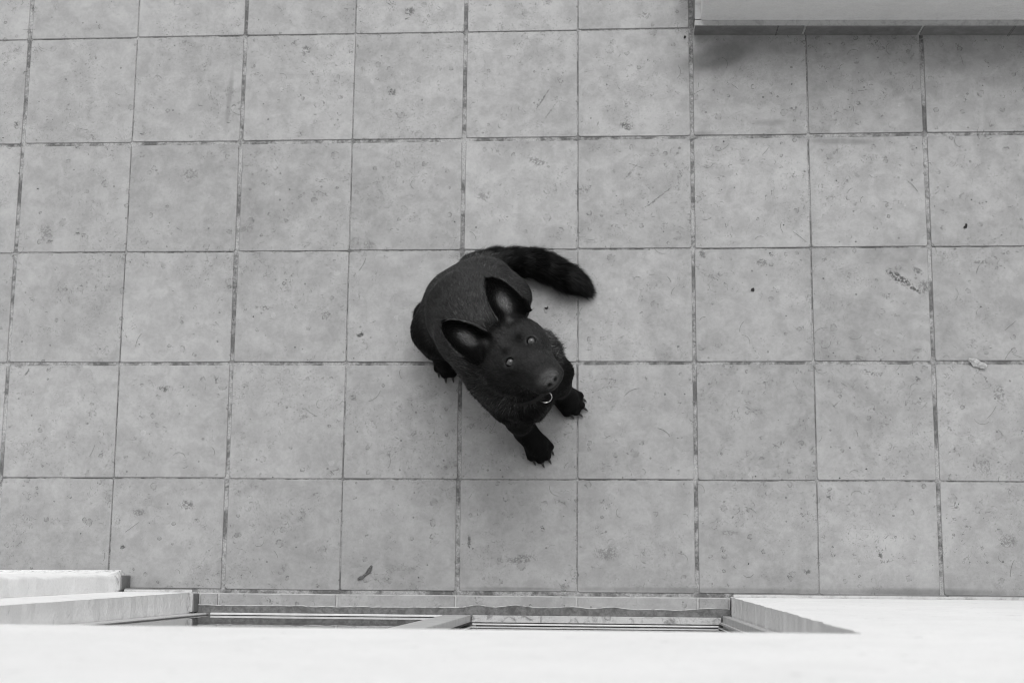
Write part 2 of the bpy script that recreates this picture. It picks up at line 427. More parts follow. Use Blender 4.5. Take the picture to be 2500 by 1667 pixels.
box(bm, -3.2, -.70, -.92, -.690, 3.103, 6.2); box(bm, 1.70, 4.0, -.92, -.690, 3.103, 6.2); box(bm, -.697, 1.697, -.92, -.690, 4.75, 6.2)
from_bm('upper_wall', bm, M['white_plaster'], house)
bm = bmesh.new()                                    # unseen wall added on the right to dim the floor there
box(bm, 2.45, 4.0, -.645, .90, 0.002, 2.7); bevel_all(bm, .006, 2); from_bm('added_shade_wall', bm, M['grey_plaster'], house)
bm = bmesh.new()                                    # the dim room behind the glass
box(bm, -3.2, 4.0, -4.6, -.925, -.05, -.004); box(bm, -3.2, 4.0, -4.6, -.925, 2.5, 2.6)
box(bm, -3.2, 4.0, -4.7, -4.603, -.05, 2.6); box(bm, -3.3, -3.203, -4.7, -.925, -.05, 2.6); box(bm, 4.003, 4.1, -4.7, -.925, -.05, 2.6)
from_bm('room', bm, M['room'], house)

# threshold: a low step faced with cut tiles
bm = bmesh.new(); box(bm, XL+.002, XR-.002, -.92, -.6535, -.02, .034)
thr = from_bm('threshold', bm, M['mortar'], house)
xs = [XL+.014] + [grid_pt(c, 5).x*1.0 for c in (3-1, 3, 4, 5, 6)] + [XR-.003]
xs = [x for x in xs if XL < x < XR]
for i in range(len(xs)-1):
    a, b = xs[i]+.003, xs[i+1]-.003
    if b-a < .02: continue
    bm = bmesh.new(); box(bm, a, b, -.6920+rng.uniform(-.001, .001), -.6555, .030, .040+rng.uniform(-.0004, .0004))
    bevel_all(bm, .0014, 1); from_bm('tile', bm, M['tile'], thr)
# dark sealant smeared along the foot of the door
bm = bmesh.new(); N = 160; top = []; bot = []
jj = np.convolve(nrng.normal(size=N+9), np.ones(9)/9, 'valid'); j2 = np.convolve(nrng.normal(size=N+4), np.ones(4)/4, 'valid')
for i in range(N+1):
    x = XL+.004 + (XR-XL-.008)*i/N
    e = -.688 + jj[i % len(jj)]*.0018 + j2[i % len(j2)]*.0010
    for cx, ww, hh in ((.165, .045, .009), (.06, .03, .008), (.32, .05, .005), (.43, .035, .006), (.71, .05, .005)):
        e += hh*math.exp(-((x-cx)/ww)**2)
    top.append(bm.verts.new((x, min(e, -.668), .0408))); bot.append(bm.verts.new((x, -.715, .0422)))
for i in range(N): bm.faces.new((bot[i], bot[i+1], top[i+1], top[i]))
low = [bm.verts.new(v.co - Vector((0, 0, .006))) for v in top]
for i in range(N): bm.faces.new((top[i], top[i+1], low[i+1], low[i]))
tops = [v.co.copy() for v in top]
smear = from_bm('sealant', bm, M['bitumen'], thr)
bm = bmesh.new(); a_ = []; b_ = []
for i, q in enumerate(tops):
    a_.append(bm.verts.new((q.x, q.y+.0006, .0413))); b_.append(bm.verts.new((q.x, q.y+.0022+abs(j2[(i*7) % len(j2)])*.0016, .0409)))
for i in range(N):
    if nrng.random() < .82: bm.faces.new((a_[i], a_[i+1], b_[i+1], b_[i]))
bmesh.ops.delete(bm, geom=[v for v in bm.verts if not v.link_faces], context='VERTS')
from_bm('mortar_line', bm, M['mortar'], thr)

# skirting tiles at the foot of the house
def skirt(parent, p, d, length, h, th, nrm, first=None, name='skirting_tile', mat='tile_side', top_mat=True, gap=.004, step=.333):
    """row of skirting tiles from p along d (unit), standing proud of the wall by th along nrm, with a mortar bead on top"""
    d = Vector(d); nrm = Vector(nrm); p = Vector(p); s = 0.; L = first or step
    cuts = []
    while s < length-.01:
        e = min(s+L, length); cuts.append((s, e)); s = e; L = step
    for (a, b) in cuts:
        bm = bmesh.new(); a2, b2 = a+gap/2, b-gap/2
        q = [p+d*a2, p+d*b2, p+d*b2+nrm*th, p+d*a2+nrm*th]
        zz = h + rng.uniform(-.001, .001)
        hexa(bm, [(v.x, v.y, .0015) for v in q] + [(v.x, v.y, zz) for v in q])
        bmesh.ops.recalc_face_normals(bm, faces=bm.faces[:]); bevel_all(bm, .0015, 1)
        from_bm(name, bm, M[mat], parent)
    bm = bmesh.new()
    q = [p+d*.001, p+d*(length-.001), p+d*(length-.001)+nrm*(th-.003), p+d*.001+nrm*(th-.003)]
    hexa(bm, [(v.x, v.y, -.01) for v in q] + [(v.x, v.y, h+(.003 if top_mat else -.004)) for v in q])
    from_bm('mortar_bead', bm, M['mortar'], parent)
skirt(wall, (XR+.004, -.6512, 0), (1, 0, 0), 1.68, .060, .010, (0, 1, 0), first=.240)
skirt(wall, (XP+.0105, -.6512, 0), (1, 0, 0), XL-XP-.012, .055, .009, (0, 1, 0))
skirt(pier, (XP-.0002, -.6480, 0), (0, 1, 0), .043, .075, .010, (1, 0, 0))
skirt(wall, (XL-.0002, -.7050, .0), (0, 1, 0), .052, .085, .012, (1, 0, 0))

# sliding door
door = None
def aprof(name, x0, x1, y0, y1, z0, z1, parent, mat='aluminium', bv=.0015):
    bm = bmesh.new(); box(bm, x0, x1, y0, y1, z0, z1); bevel_all(bm, bv, 2); return from_bm(name, bm, M[mat], parent)
ZT = ZL - .012
# fixed frame (left jamb, right jamb, head) is the part that carries the rest
bm = bmesh.new()
box(bm, XL+.003, -.6985, -.79, -.7085, .036, ZT); box(bm, .7315, XR-.003, -.79, -.7025, .036, ZT); box(bm, -.698, .731, -.79, -.7085, ZT-.045, ZT)
bevel_all(bm, .0015, 1)
door = from_bm('sliding_door', bm, M['aluminium'], house)
# ribs of the left jamb
for y, x in ((-.7095, -.6925),):
    aprof('jamb_rib', x-.0045, x, y-.003, y, .040, ZT-.05, door)
aprof('jamb_rib', .7225, .7312, -.7250, -.7190, .040, ZT-.05, door)
aprof('jamb_rib', .7180, .7312, -.7420, -.7330, .040, ZT-.05, door)
# sill track: two rails on the left, a broad dirty sill on the right
aprof('sill_rail', -.684, -.036, -.7125, -.7065, .036, .056, door)
aprof('sill', .046, .727, -.7255, -.7065, .036, .0465, door, 'worn_sill')
aprof('sill_rail', .046, .720, -.7332, -.7285, .036, .050, door)
# front panel with its meeting stile
aprof('stile', -.032, .042, -.7300, -.7063, .038, ZT-.05, door, bv=.003)
aprof('stile_seal', .0425, .0455, -.7290, -.7245, .040, ZT-.05, door, 'seal', .0005)
aprof('pane', -.690, -.033, -.7185, -.7133, .040, ZT-.05, door, 'glass', .0004)
# rear panel
aprof('stile', .048, .0585, -.765, -.7340, .038, ZT-.05, door)
aprof('pane', .060, .716, -.7395, -.7345, .040, ZT-.05, door, 'glass', .0004)

# ------------------------------------------------------------------ corner wall beyond the terrace
cw = empty('corner_wall', (BX0, BY0, 0), 'grey plastered corner wall with dark tiled skirting at the terrace edge', 'wall')
rot = Matrix.Rotation(BANG, 3, 'Z')
def bp(x, y): q = rot @ Vector((x, y, 0)); return (BX0+q.x, BY0+q.y)
TH = .019
bm = bmesh.new()
pts = [bp(TH, TH), bp(3.2, TH), bp(3.2, 2.2), bp(TH, 2.2)]
hexa(bm, [(x, y, 0) for x, y in pts] + [(x, y, .33) for x, y in pts])
bevel_all(bm, .006, 2)
cwall = from_bm('wall', bm, M['grey_plaster'], cw)
dx = rot @ Vector((1, 0, 0)); dy = rot @ Vector((0, 1, 0))
skirt(cw, (*bp(.001, TH), 0), dx, 3.19, .068, TH, -dy, first=.319, gap=.006)
skirt(cw, (*bp(TH, TH+.0015), 0), dy, 2.1, .068, TH, -dx, first=.34, gap=.005)

# ------------------------------------------------------------------ bits lying on the floor
def flake(name, px, L, W, ang, seed, mat, label, cat, curl=.5, fold=0.):
    r = random.Random(seed); bm = bmesh.new(); n = 7; rows = []
    for i in range(n):
        t = i/(n-1); w = W*.5*math.sin(math.pi*min(max(t*.86+.07, 0), 1))**.7*(1+r.uniform(-.35, .35))
        bend = curl*(t-.5)**2*L; z = .0012 + abs(t-.5)*L*.16 + (fold*L*.3 if i % 2 else 0)
        rows.append([bm.verts.new(((t-.5)*L, bend-w, z)), bm.verts.new(((t-.5)*L, bend, z+W*.14)), bm.verts.new(((t-.5)*L, bend+w, z))])
    for a, b in zip(rows, rows[1:]):
        bm.faces.new((a[0], b[0], b[1], a[1])); bm.faces.new((a[1], b[1], b[2], a[2]))
    bmesh.ops.solidify(bm, geom=bm.faces[:], thickness=.0006)
    o = from_bm(name, bm, M[mat]); o.location = (px[0], px[1], .0012); o.rotation_euler = (0, 0, ang)
    tag(o, label, cat); return o
flake('leaf_fragment', (0.2464, 0.1590), 0.0115, 0.0058, 0.349, 1, 'leaf', 'small curled black leaf scrap beside the dog between tail and head', 'leaf', 1.60, 0.00)
flake('leaf_fragment', (-0.2573, -0.5968), 0.0553, 0.0115, 0.785, 2, 'dry_leaf', 'long dry leaf scrap lying near the sliding door', 'leaf', 0.40, 0.00)
flake('paper_scrap', (1.4514, -0.0033), 0.0530, 0.0276, -0.436, 4, 'paper', 'crumpled pale paper scrap lying across a wide joint', 'paper', 0.10, 0.25)
flake('leaf_fragment', (0.8340, 0.2100), 0.0104, 0.0081, 0.698, 5, 'leaf', 'tiny black seed husk on a tile between two narrow joints', 'leaf', 0.80, 0.00)
flake('leaf_fragment', (1.4375, 0.3910), 0.0138, 0.0092, 1.047, 6, 'leaf', 'dark husk on the tile beside the dark narrow joint', 'leaf', 0.80, 0.00)
flake('leaf_fragment', (0.6496, 0.9682), 0.0092, 0.0069, 1.222, 7, 'leaf', 'dark crumb at the foot of the corner wall', 'leaf', 0.50, 0.00)
# hairs, specks and grit: nobody could count them
bm = bmesh.new()
for i in range(420):
    x, y = rng.uniform(-1.5, 2.0), rng.uniform(-.62, 1.3)
    if rng.random() < .35: x = rng.uniform(.6, 1.7)
    if y > .93 and x > .62: continue
    if rng.random() < .55:
        s = rng.uniform(.0008, .0024); a0 = rng.uniform(0, 6.3); k = rng.randint(4, 6)
        vs = [bm.verts.new((x+math.cos(a0+6.283*j/k)*s*rng.uniform(.5, 1.3), y+math.sin(a0+6.283*j/k)*s*rng.uniform(.5, 1.3), .0016)) for j in range(k)]
        tp = bm.verts.new((x, y, .0016+s*.6))
        for j in range(k): bm.faces.new((vs[j], vs[(j+1) % k], tp))
    else:
        L = rng.uniform(.012, .05); a = rng.uniform(0, 6.3); cu = rng.uniform(-2.6, 2.6); w = .00032; q = Vector((x, y, 0)); pr = None
        for j in range(7):
            nn = Vector((-math.sin(a), math.cos(a), 0))*w; z = Vector((0, 0, .0022))
            cur = (bm.verts.new(q+nn+z), bm.verts.new(q-nn+z))
            if pr: bm.faces.new((pr[0], pr[1], cur[1], cur[0]))
            pr = cur; q = q + Vector((math.cos(a), math.sin(a), 0))*L/6; a += cu/6
tag(from_bm('floor_litter', bm, M['leaf']), 'scattered dog hairs, specks and grit on the tiles', 'litter', kind='stuff')

# ------------------------------------------------------------------ the dog
dog = empty('dog', (0.1236, 0.0437, 0.0000), 'black shepherd dog sitting on the tiles with its head tilted up', 'dog')
V3 = lambda p: np.array(p, dtype=np.float32)
def unit(v): v = np.array(v, float); return v/np.linalg.norm(v)
prims = []            # (kind, data, blend, flow, hair length, lo, hi)
def cone(a, ra, b, rb, k=.03, flow=None, hl=.010):
    a, b = V3(a), V3(b); f = unit(b-a) if flow is None else unit(flow)
    lo = np.minimum(a-ra, b-rb); hi = np.maximum(a+ra, b+rb)
    prims.append(('c', (a, ra, b, rb), k, f, hl, lo, hi))
def ell(c, ax, rad, k=.03, flow=(0, 0, -1), hl=.010):
    c = V3(c); A = np.array([unit(x) for x in ax], dtype=np.float32); R_ = float(max(rad))
    prims.append(('e', (c, A, V3(rad)), k, unit(flow), hl, c-R_, c+R_))
def prim_d(pr, P):
    kind, D = pr[0], pr[1]
    if kind == 'c':
        a, ra, b, rb = D; ab = b-a; q = P-a
        t = np.clip((q@ab)/max(float(ab@ab), 1e-9), 0, 1)
        return np.linalg.norm(q-t[..., None]*ab, axis=-1) - (ra+t*(rb-ra))
    if kind == 'e':
        c, A, r = D; q = (P-c)@A.T
        k0 = np.linalg.norm(q/r, axis=-1); k1 = np.linalg.norm(q/(r*r), axis=-1)
        return k0*(k0-1)/np.maximum(k1, 1e-6)
    if kind == 'ear':
        B, a, w, n, L, W, th, cup = D; q = P-B
        u = (q@a)/L; v = q@w; h = q@n
        uc = np.clip(u, 0, 1)
        wd = W*np.power(np.clip(1-np.power(uc, 2.6), 0, 1), .58)*(1-.10*np.exp(-(uc/.14)**2)) + 1e-4
        s = np.clip(v/wd, -1.15, 1.15)
        off = -cup*(1-s*s)*(1-.5*uc) + .012*uc*uc
        d1 = np.abs(h-off)-th*(1-.45*uc)
        d2 = np.abs(v)-wd
        d3 = np.maximum(-u, u-1)*L
        return np.maximum(np.maximum(d1*.75, d2*.75), d3)

# --- trunk: rump on the floor, back rising to the withers (head-end first so hair runs to the tail)
bk = unit(np.array((0.0310, 0.2029, 0.1600)) - np.array((0.1307, -0.0328, 0.4500)))
withers, mid, loin, pelv = (0.1310, -0.0386, 0.4400), (0.0812, 0.0332, 0.3750), (0.0476, 0.0971, 0.2700), (0.0504, 0.1544, 0.1650)
cone(withers, .084, mid, .099, .04, bk, .014)
cone(mid, .099, loin, .104, .05, bk, .014)
cone(loin, .104, pelv, .096, .05, bk, .010)
cone(pelv, .094, (0.0575, 0.2127, 0.1000), .074, .05, bk, .014)
cone((0.1462, -0.0554, 0.3300), .088, (0.0977, 0.0210, 0.2500), .092, .05, bk, .012)      # rib cage
cone((0.2024, -0.1297, 0.3600), .068, (0.1607, -0.0765, 0.2700), .078, .05, (0.1, -.2, -1), .018)   # breast
cone((0.2130, -0.1414, 0.2800), .052, (0.1963, -0.1086, 0.2200), .050, .05, (0.1, -.2, -1), .022)
# shoulders
cone((0.1362, -0.0983, 0.3900), .050, (0.1635, -0.1478, 0.2700), .043, .05, (-.3, -.2, -1), .020)
cone((0.2328, -0.0489, 0.3800), .048, (0.2753, -0.0678, 0.2700), .044, .05, (.4, 0, -1), .022)
# neck with its ruff
cone((0.1899, -0.0742, 0.5500), .068, withers, .088, .05, bk, .020)
cone((0.2042, -0.0896, 0.5000), .052, (0.1977, -0.1122, 0.3900), .066, .05, (-.1, .2, -1), .028)
cone((0.1663, -0.0774, 0.4300), .048, (0.1240, -0.0781, 0.3600), .050, .05, (-.6, -.3, -.6), .036)
cone((0.2202, -0.0524, 0.4600), .046, (0.2279, -0.0323, 0.3700), .050, .05, (.7, .1, -.7), .036)
# right fore leg
def paw(wrist, centre, fwd, side, s=1.0, rear=False):
    w, c = np.array(wrist), np.array(centre); f = unit([fwd[0], fwd[1], 0]); sd_ = np.array([-f[1], f[0], 0])
    cone(w, .027*s, c+np.array([0, 0, .016]), .031*s, .03, None, .007)
    cone(c+np.array([0, 0, .004]), .028*s, c+f*.012+np.array([0, 0, .003]), .029*s, .02, f, .006)
    tips = []
    for off, fw in ((-.0285, .014), (-.0105, .032), (.0105, .032), (.0285, .014)):
        a = c+sd_*off*s*.8+f*fw*.3; b = c+sd_*off*s+f*(fw+.010)*s; a[2] = .026; b[2] = .0165
        cone(a, .0145*s, b, .0142*s, .006, f, .005)
        e = b+f*.011*s; e[2] = .016; tips.append((e, unit(f*1.0+sd_*off*3.0+np.array([0, 0, -.42]))))
    return tips
claws = []
cone((0.1635, -0.1478, 0.2700), .043, (0.1760, -0.1782, 0.1350), .031, .03, None, .009)
cone((0.1760, -0.1782, 0.1350), .031, (0.1893, -0.1990, 0.0500), .026, .03, None, .008)
claws += paw((0.1893, -0.1990, 0.0500), (0.2190, -0.2330, 0.0200), (.48, -.88), 1)
# left fore leg
cone((0.2753, -0.0678, 0.2700), .044, (0.2837, -0.0784, 0.1350), .031, .03, None, .010)
cone((0.2837, -0.0784, 0.1350), .031, (0.2877, -0.0927, 0.0500), .026, .03, None, .008)
claws += paw((0.2853, -0.0880, 0.0500), (0.3029, -0.1052, 0.0200), (.80, -.60), 1)
# right hind leg: thigh, knee, hock flat on the floor, foot
cone((0.0011, 0.1340, 0.1700), .074, (-0.0522, 0.0793, 0.1550), .054, .05, (-.3, -.6, -.6), .012)
cone((-0.0056, 0.1248, 0.1700), .076, (-0.0508, 0.0684, 0.1650), .054, .05, (-.3, -.6, -.6), .014)
cone((-0.0530, 0.0615, 0.1650), .050, (-0.0573, 0.0321, 0.1050), .038, .04, None, .014)
cone((-0.0807, 0.1266, 0.0600), .046, (-0.0749, 0.0926, 0.0450), .042, .04, (0, -.3, -1), .016)
cone((-0.0725, 0.0926, 0.0450), .036, (-0.0470, 0.0177, 0.0320), .027, .03, None, .009)
claws += paw((-0.0505, 0.0393, 0.0450), (-0.0365, 0.0101, 0.0200), (.10, -1.0), 1, 1.0)
# left hind leg
cone((0.0997, 0.1886, 0.1600), .068, (0.1519, 0.1639, 0.1550), .048, .05, (.6, -.2, -.7), .014)
cone((0.1519, 0.1639, 0.1550), .046, (0.1656, 0.1385, 0.0800), .034, .04, None, .012)
cone((0.1241, 0.2051, 0.0600), .044, (0.1433, 0.1664, 0.0450), .038, .04, (0, -.3, -1), .012)
# tail, laid in an arc on the floor
TL = [((0.0571, 0.2410, 0.1000), .046), ((0.0973, 0.2745, 0.0700), .036), ((0.1542, 0.2850, 0.0480), .032), ((0.2184, 0.2799, 0.0420), .035), ((0.2794, 0.2544, 0.0420), .032), ((0.3190, 0.2336, 0.0380), .027), ((0.3422, 0.2220, 0.0300), .018), ((0.3584, 0.2108, 0.0200), .006)]
TP = np.array([list(a)+[r] for a, r in TL]); TS = []
for i in range(len(TP)-1):
    q0, q1, q2, q3 = TP[max(i-1, 0)], TP[i], TP[i+1], TP[min(i+2, len(TP)-1)]
    for t in (0., .34, .67): TS.append(.5*(2*q1+(q2-q0)*t+(2*q0-5*q1+4*q2-q3)*t*t+(3*q1-q0-3*q2+q3)*t**3))
TS.append(TP[-1])
for i, (a, b) in enumerate(zip(TS, TS[1:])): cone(a[:3], a[3], b[:3], b[3], .006 if i else .03, None, .030+.006*i/len(TS))

# --- head, in its own frame: m towards the nose, l to the dog's left, u out of the forehead
eye_mid = np.array((0.2055, -0.0621, 0.6550))
m_ = unit((.61, -.61, .52)); l_ = unit((.69, .72, .0)); l_ = unit(l_ - m_*(l_@m_)); u_ = np.cross(m_, l_)
def H(a, b, c): return eye_mid + m_*a + l_*b + u_*c
backw = -m_
HL = .009
ell(H(-.052, 0, -.040), (m_, l_, u_), (.078, .070, .052), .02, backw, HL)           # skull
for s in (-1, 1):
    ell(H(-.035, s*.040, -.058), (m_, l_, u_), (.058, .040, .045), .025, backw, .009) # cheek
    ell(H(.006, s*.034, -.010), (m_, l_, u_), (.026, .019, .015), .018, backw, HL)    # brow and socket rim
cone(H(-.015, 0, -.038), .048, H(.050, 0, -.041), .036, .03, backw, HL)               # bridge of the muzzle
cone(H(.035, 0, -.052), .036, H(.088, 0, -.053), .0275, .02, backw, HL)
for s in (-1, 1): cone(H(.018, s*.025, -.064), .029, H(.081, s*.0195, -.062), .0240, .015, backw, HL)  # lips
cone(H(-.01, 0, -.084), .030, H(.074, 0, -.086), .020, .015, backw, .008)             # lower jaw
ell(H(.104, 0, -.0385), (m_, l_, u_), (.0165, .0255, .0170), .006, backw, 0.)         # nose pad
cone(H(-.07, 0, -.07), .060, np.array((0.1841, -0.0727, 0.5400)), .066, .04, None, .016)      # nape
EARS = []
for s, tip, wdir in ((-1, (0.0239, 0.0029, 0.6750), None), (1, (0.1273, 0.1068, 0.6750), None)):
    B = H(-.066, s*.055, -.014)
    tipw = np.array(tip)
    ax = tipw-B; L = float(np.linalg.norm(ax)); a = ax/L
    vc = unit(np.array(cam.location)-B)
    nrm = unit(vc*.86 + m_*.35 + l_*s*.28); nrm = unit(nrm-a*(nrm@a)); w = np.cross(nrm, a)
    D = (B.astype(np.float32), a.astype(np.float32), w.astype(np.float32), nrm.astype(np.float32), L*1.0, .0470, .0056, .024)
    R_ = .05; lo = np.minimum(B, tipw)-R_; hi = np.maximum(B, tipw)+R_
    prims.append(('ear', D, .012, a, .011, lo.astype(np.float32), hi.astype(np.float32)))
    EARS.append((s, B, a, w, nrm, L))
cuts = []
for s in (-1, 1):
    cuts.append((H(.012, s*.0355, -.0005), .0112, .0015))                               # eye socket
    cuts.append((H(.1195, s*.0100, -.0365), .0058, .002))                            # nostril
    cuts.append((H(.113, s*.0215, -.0440), .0034, .002))                             # its side slit

cuts.append((H(-.028, 0, .030), .0225, .012)); cuts.append((H(.006, 0, .026), .0235, .014))                # furrow and stop between the eyes
cuts = cuts
# --- sample the blended distance on a grid that is fine round the head and nets the surface
lo = np.min([p[5] for p in prims], axis=0)-.03; hi = np.max([p[6] for p in prims], axis=0)+.03; lo[2] = -.008
hc = H(0, 0, -.03)
def axis(i, f0, f1, fine, coarse):
    a = [lo[i]]
    while a[-1] < hi[i]:
        a.append(a[-1] + (fine if f0 <= a[-1] <= f1 else coarse))
    return np.array(a, dtype=np.float32)
gx = axis(0, hc[0]-.17, hc[0]+.15, .0030, .0055); gy = axis(1, hc[1]-.15, hc[1]+.19, .0030, .0055); gz = axis(2, hc[2]-.085, hc[2]+.12, .0030, .0055)
F = np.full((len(gx), len(gy), len(gz)), .2, dtype=np.float32)
def sub(l, h):
    return [slice(max(np.searchsorted(g, l[i])-1, 0), min(np.searchsorted(g, h[i])+1, len(g))) for i, g in enumerate((gx, gy, gz))]
def pts_of(sl):
    X, Y, Z = np.meshgrid(gx[sl[0]], gy[sl[1]], gz[sl[2]], indexing='ij'); return np.stack([X, Y, Z], -1)
for pr in prims:
    k = pr[2]; sl = sub(pr[5]-k-.02, pr[6]+k+.02); P = pts_of(sl); d = prim_d(pr, P).astype(np.float32)
    A = F[tuple(sl)]; h = np.maximum(k-np.abs(A-d), 0)/k
    F[tuple(sl)] = np.minimum(A, d)-h*h*k*.25
for c, r, k in cuts:
    c = V3(c); sl = sub(c-r-.02, c+r+.02); P = pts_of(sl); d = -(np.linalg.norm(P-c, axis=-1)-r)
    A = F[tuple(sl)]; h = np.maximum(k-np.abs(A-d), 0)/k
    F[tuple(sl)] = np.maximum(A, d)+h*h*k*.25
zz = pts_of([slice(None)]*3)[..., 2]; F = np.maximum(F, .0015-zz); del zz           # flat where it rests on the tiles
S = F < 0
nx, ny, nz = S.shape
cnt = np.zeros((nx-1, ny-1, nz-1), np.int8)
for i in (0, 1):
    for j in (0, 1):
        for k in (0, 1): cnt += S[i:nx-1+i, j:ny-1+j, k:nz-1+k]
act = (cnt > 0) & (cnt < 8); cell = np.argwhere(act)
idx = -np.ones(act.shape, np.int32); idx[act] = np.arange(len(cell))
acc = np.zeros((len(cell), 3)); num = np.zeros(len(cell))
G = (gx, gy, gz)
for ax_ in range(3):
    o1, o2 = [a for a in range(3) if a != ax_]
    for b1 in (0, 1):
        for b2 in (0, 1):
            c0 = cell.copy(); c0[:, o1] += b1; c0[:, o2] += b2; c1 = c0.copy(); c1[:, ax_] += 1
            f0, f1 = F[tuple(c0.T)], F[tuple(c1.T)]; cr = (f0 < 0) != (f1 < 0)
            t = np.where(cr, f0/np.where(cr, f0-f1, 1), 0)
            p = np.stack([G[a][c0[:, a]] for a in range(3)], 1).astype(float)
            p[:, ax_] += t*(G[ax_][c1[:, ax_]]-G[ax_][c0[:, ax_]])
            acc[cr] += p[cr]; num[cr] += 1
verts = acc/num[:, None]
quads = []
for ax_ in range(3):
    o1, o2 = (ax_+1) % 3, (ax_+2) % 3
    sl0 = [slice(1, n-1) for n in S.shape]; sl0[ax_] = slice(0, S.shape[ax_]-1); sl1 = list(sl0); sl1[ax_] = slice(1, S.shape[ax_])
    ch = S[tuple(sl0)] != S[tuple(sl1)]; e = np.argwhere(ch)
    for a in range(3):
        if a != ax_: e[:, a] += 1
    fl = S[tuple(e.T)]
    def cid(d1, d2):
        c = e.copy(); c[:, o1] += d1; c[:, o2] += d2; return idx[tuple(c.T)]
    q = np.stack([cid(-1, -1), cid(0, -1), cid(0, 0), cid(-1, 0)], 1)
    q[~fl] = q[~fl][:, ::-1]; quads.append(q)
quads = np.concatenate(quads); quads = quads[(quads >= 0).all(1)]
# a touch of smoothing takes the grid out of it
ed = np.concatenate([quads[:, [0, 1]], quads[:, [1, 2]], quads[:, [2, 3]], quads[:, [3, 0]]])
for it in range(3):
    sm = np.zeros_like(verts); n_ = np.zeros(len(verts))
    for a, b in ((0, 1), (1, 0)):
        np.add.at(sm, ed[:, a], verts[ed[:, b]]); np.add.at(n_, ed[:, a], 1)
    verts = verts*.55 + (sm/np.maximum(n_, 1)[:, None])*.45
# region weights, hair flow and coat colour with painted light and shade per vertex
def fields(P):
    wsum = np.zeros(len(P)); fl = np.zeros((len(P), 3)); hl = np.zeros(len(P))
    for pr in prims:
        near = ((P > pr[5]-.05) & (P < pr[6]+.05)).all(1)
        if not near.any(): continue
        d = prim_d(pr, P[near].astype(np.float32)); w = np.exp(-np.maximum(d, -.004)/.010)
        wsum[near] += w; fl[near] += w[:, None]*pr[3]; hl[near] += w*pr[4]
    return fl/np.maximum(wsum, 1e-6)[:, None], hl/np.maximum(wsum, 1e-6)
def coat(P):
    c = np.full(len(P), .0038)  # base tone of neck, chest and legs, darkened for their shade
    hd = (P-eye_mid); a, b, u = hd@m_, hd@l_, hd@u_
    c = c + .0170*np.exp(-(np.maximum(0, np.linalg.norm(hd-m_*.022+u_*.03, axis=1)-.095)/.016)**2)        # face lifted clear of the painted neck shade
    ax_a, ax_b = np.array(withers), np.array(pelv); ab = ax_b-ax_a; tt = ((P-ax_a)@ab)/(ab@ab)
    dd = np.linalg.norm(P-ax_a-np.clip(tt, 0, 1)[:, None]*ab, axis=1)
    c = c + .024/(1+np.exp(-(P[:, 2]-(.22-.10*np.clip(tt, 0, 1)))/.02))*np.exp(-(np.maximum(0, dd-.132)/.022)**2)/(1+np.exp(-(np.linalg.norm(hd+m_*.05, axis=1)-.125)/.010))   # lighter back, light from above painted into the coat
    for s in (-1, 1):
        re_ = np.sqrt((a-.012)**2+(b-s*.0355)**2+(u+.004)**2)
        g = np.exp(-((re_-.0160)/.0022)**2); c = c+.009*g*(a > .004)                                       # pale lid edge
        g = (re_ < .0124); c = np.where(g, .004, c)
        g = np.exp(-(((a+.012)/.0125)**2 + ((b-s*.024)/.0105)**2 + ((u+.0)/.03)**2)); c = c*(1-.93*np.minimum(1, 1.3*g))      # dark brow spot
        g = np.exp(-(((a-.020)/.010)**2 + ((b-s*.022)/.008)**2 + ((u+.005)/.02)**2)); c = c*(1-.5*g)     # tear corner
    nose = np.exp(-(((a-.107)/.019)**4 + (b/.0255)**4 + ((u+.038)/.019)**4)); c = c*(1-nose)+.075*nose
    for s in (-1, 1):
        for (na, nb, nu, r) in ((.1180, .0100, -.0368, .0066), (.112, .0215, -.0440, .0045)):
            g = np.exp(-(((a-na)**2+(b-s*nb)**2+(u-nu)**2)/r**2)**2); c = c*(1-.97*g)
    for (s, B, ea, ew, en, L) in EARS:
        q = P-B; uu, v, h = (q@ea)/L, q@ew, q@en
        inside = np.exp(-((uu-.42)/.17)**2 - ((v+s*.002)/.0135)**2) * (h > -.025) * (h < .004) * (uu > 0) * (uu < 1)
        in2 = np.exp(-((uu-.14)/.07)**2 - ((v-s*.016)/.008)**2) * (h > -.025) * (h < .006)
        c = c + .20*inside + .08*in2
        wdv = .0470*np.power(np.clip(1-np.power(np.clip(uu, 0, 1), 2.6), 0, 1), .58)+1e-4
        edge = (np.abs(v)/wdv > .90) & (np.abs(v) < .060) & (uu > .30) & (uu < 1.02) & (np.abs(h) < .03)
        c = np.where(edge, c+.055, c)  # rim highlight painted along the ear edges
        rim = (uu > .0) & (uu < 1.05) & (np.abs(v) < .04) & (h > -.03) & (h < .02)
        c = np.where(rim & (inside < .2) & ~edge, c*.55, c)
    return c
cv = coat(verts)

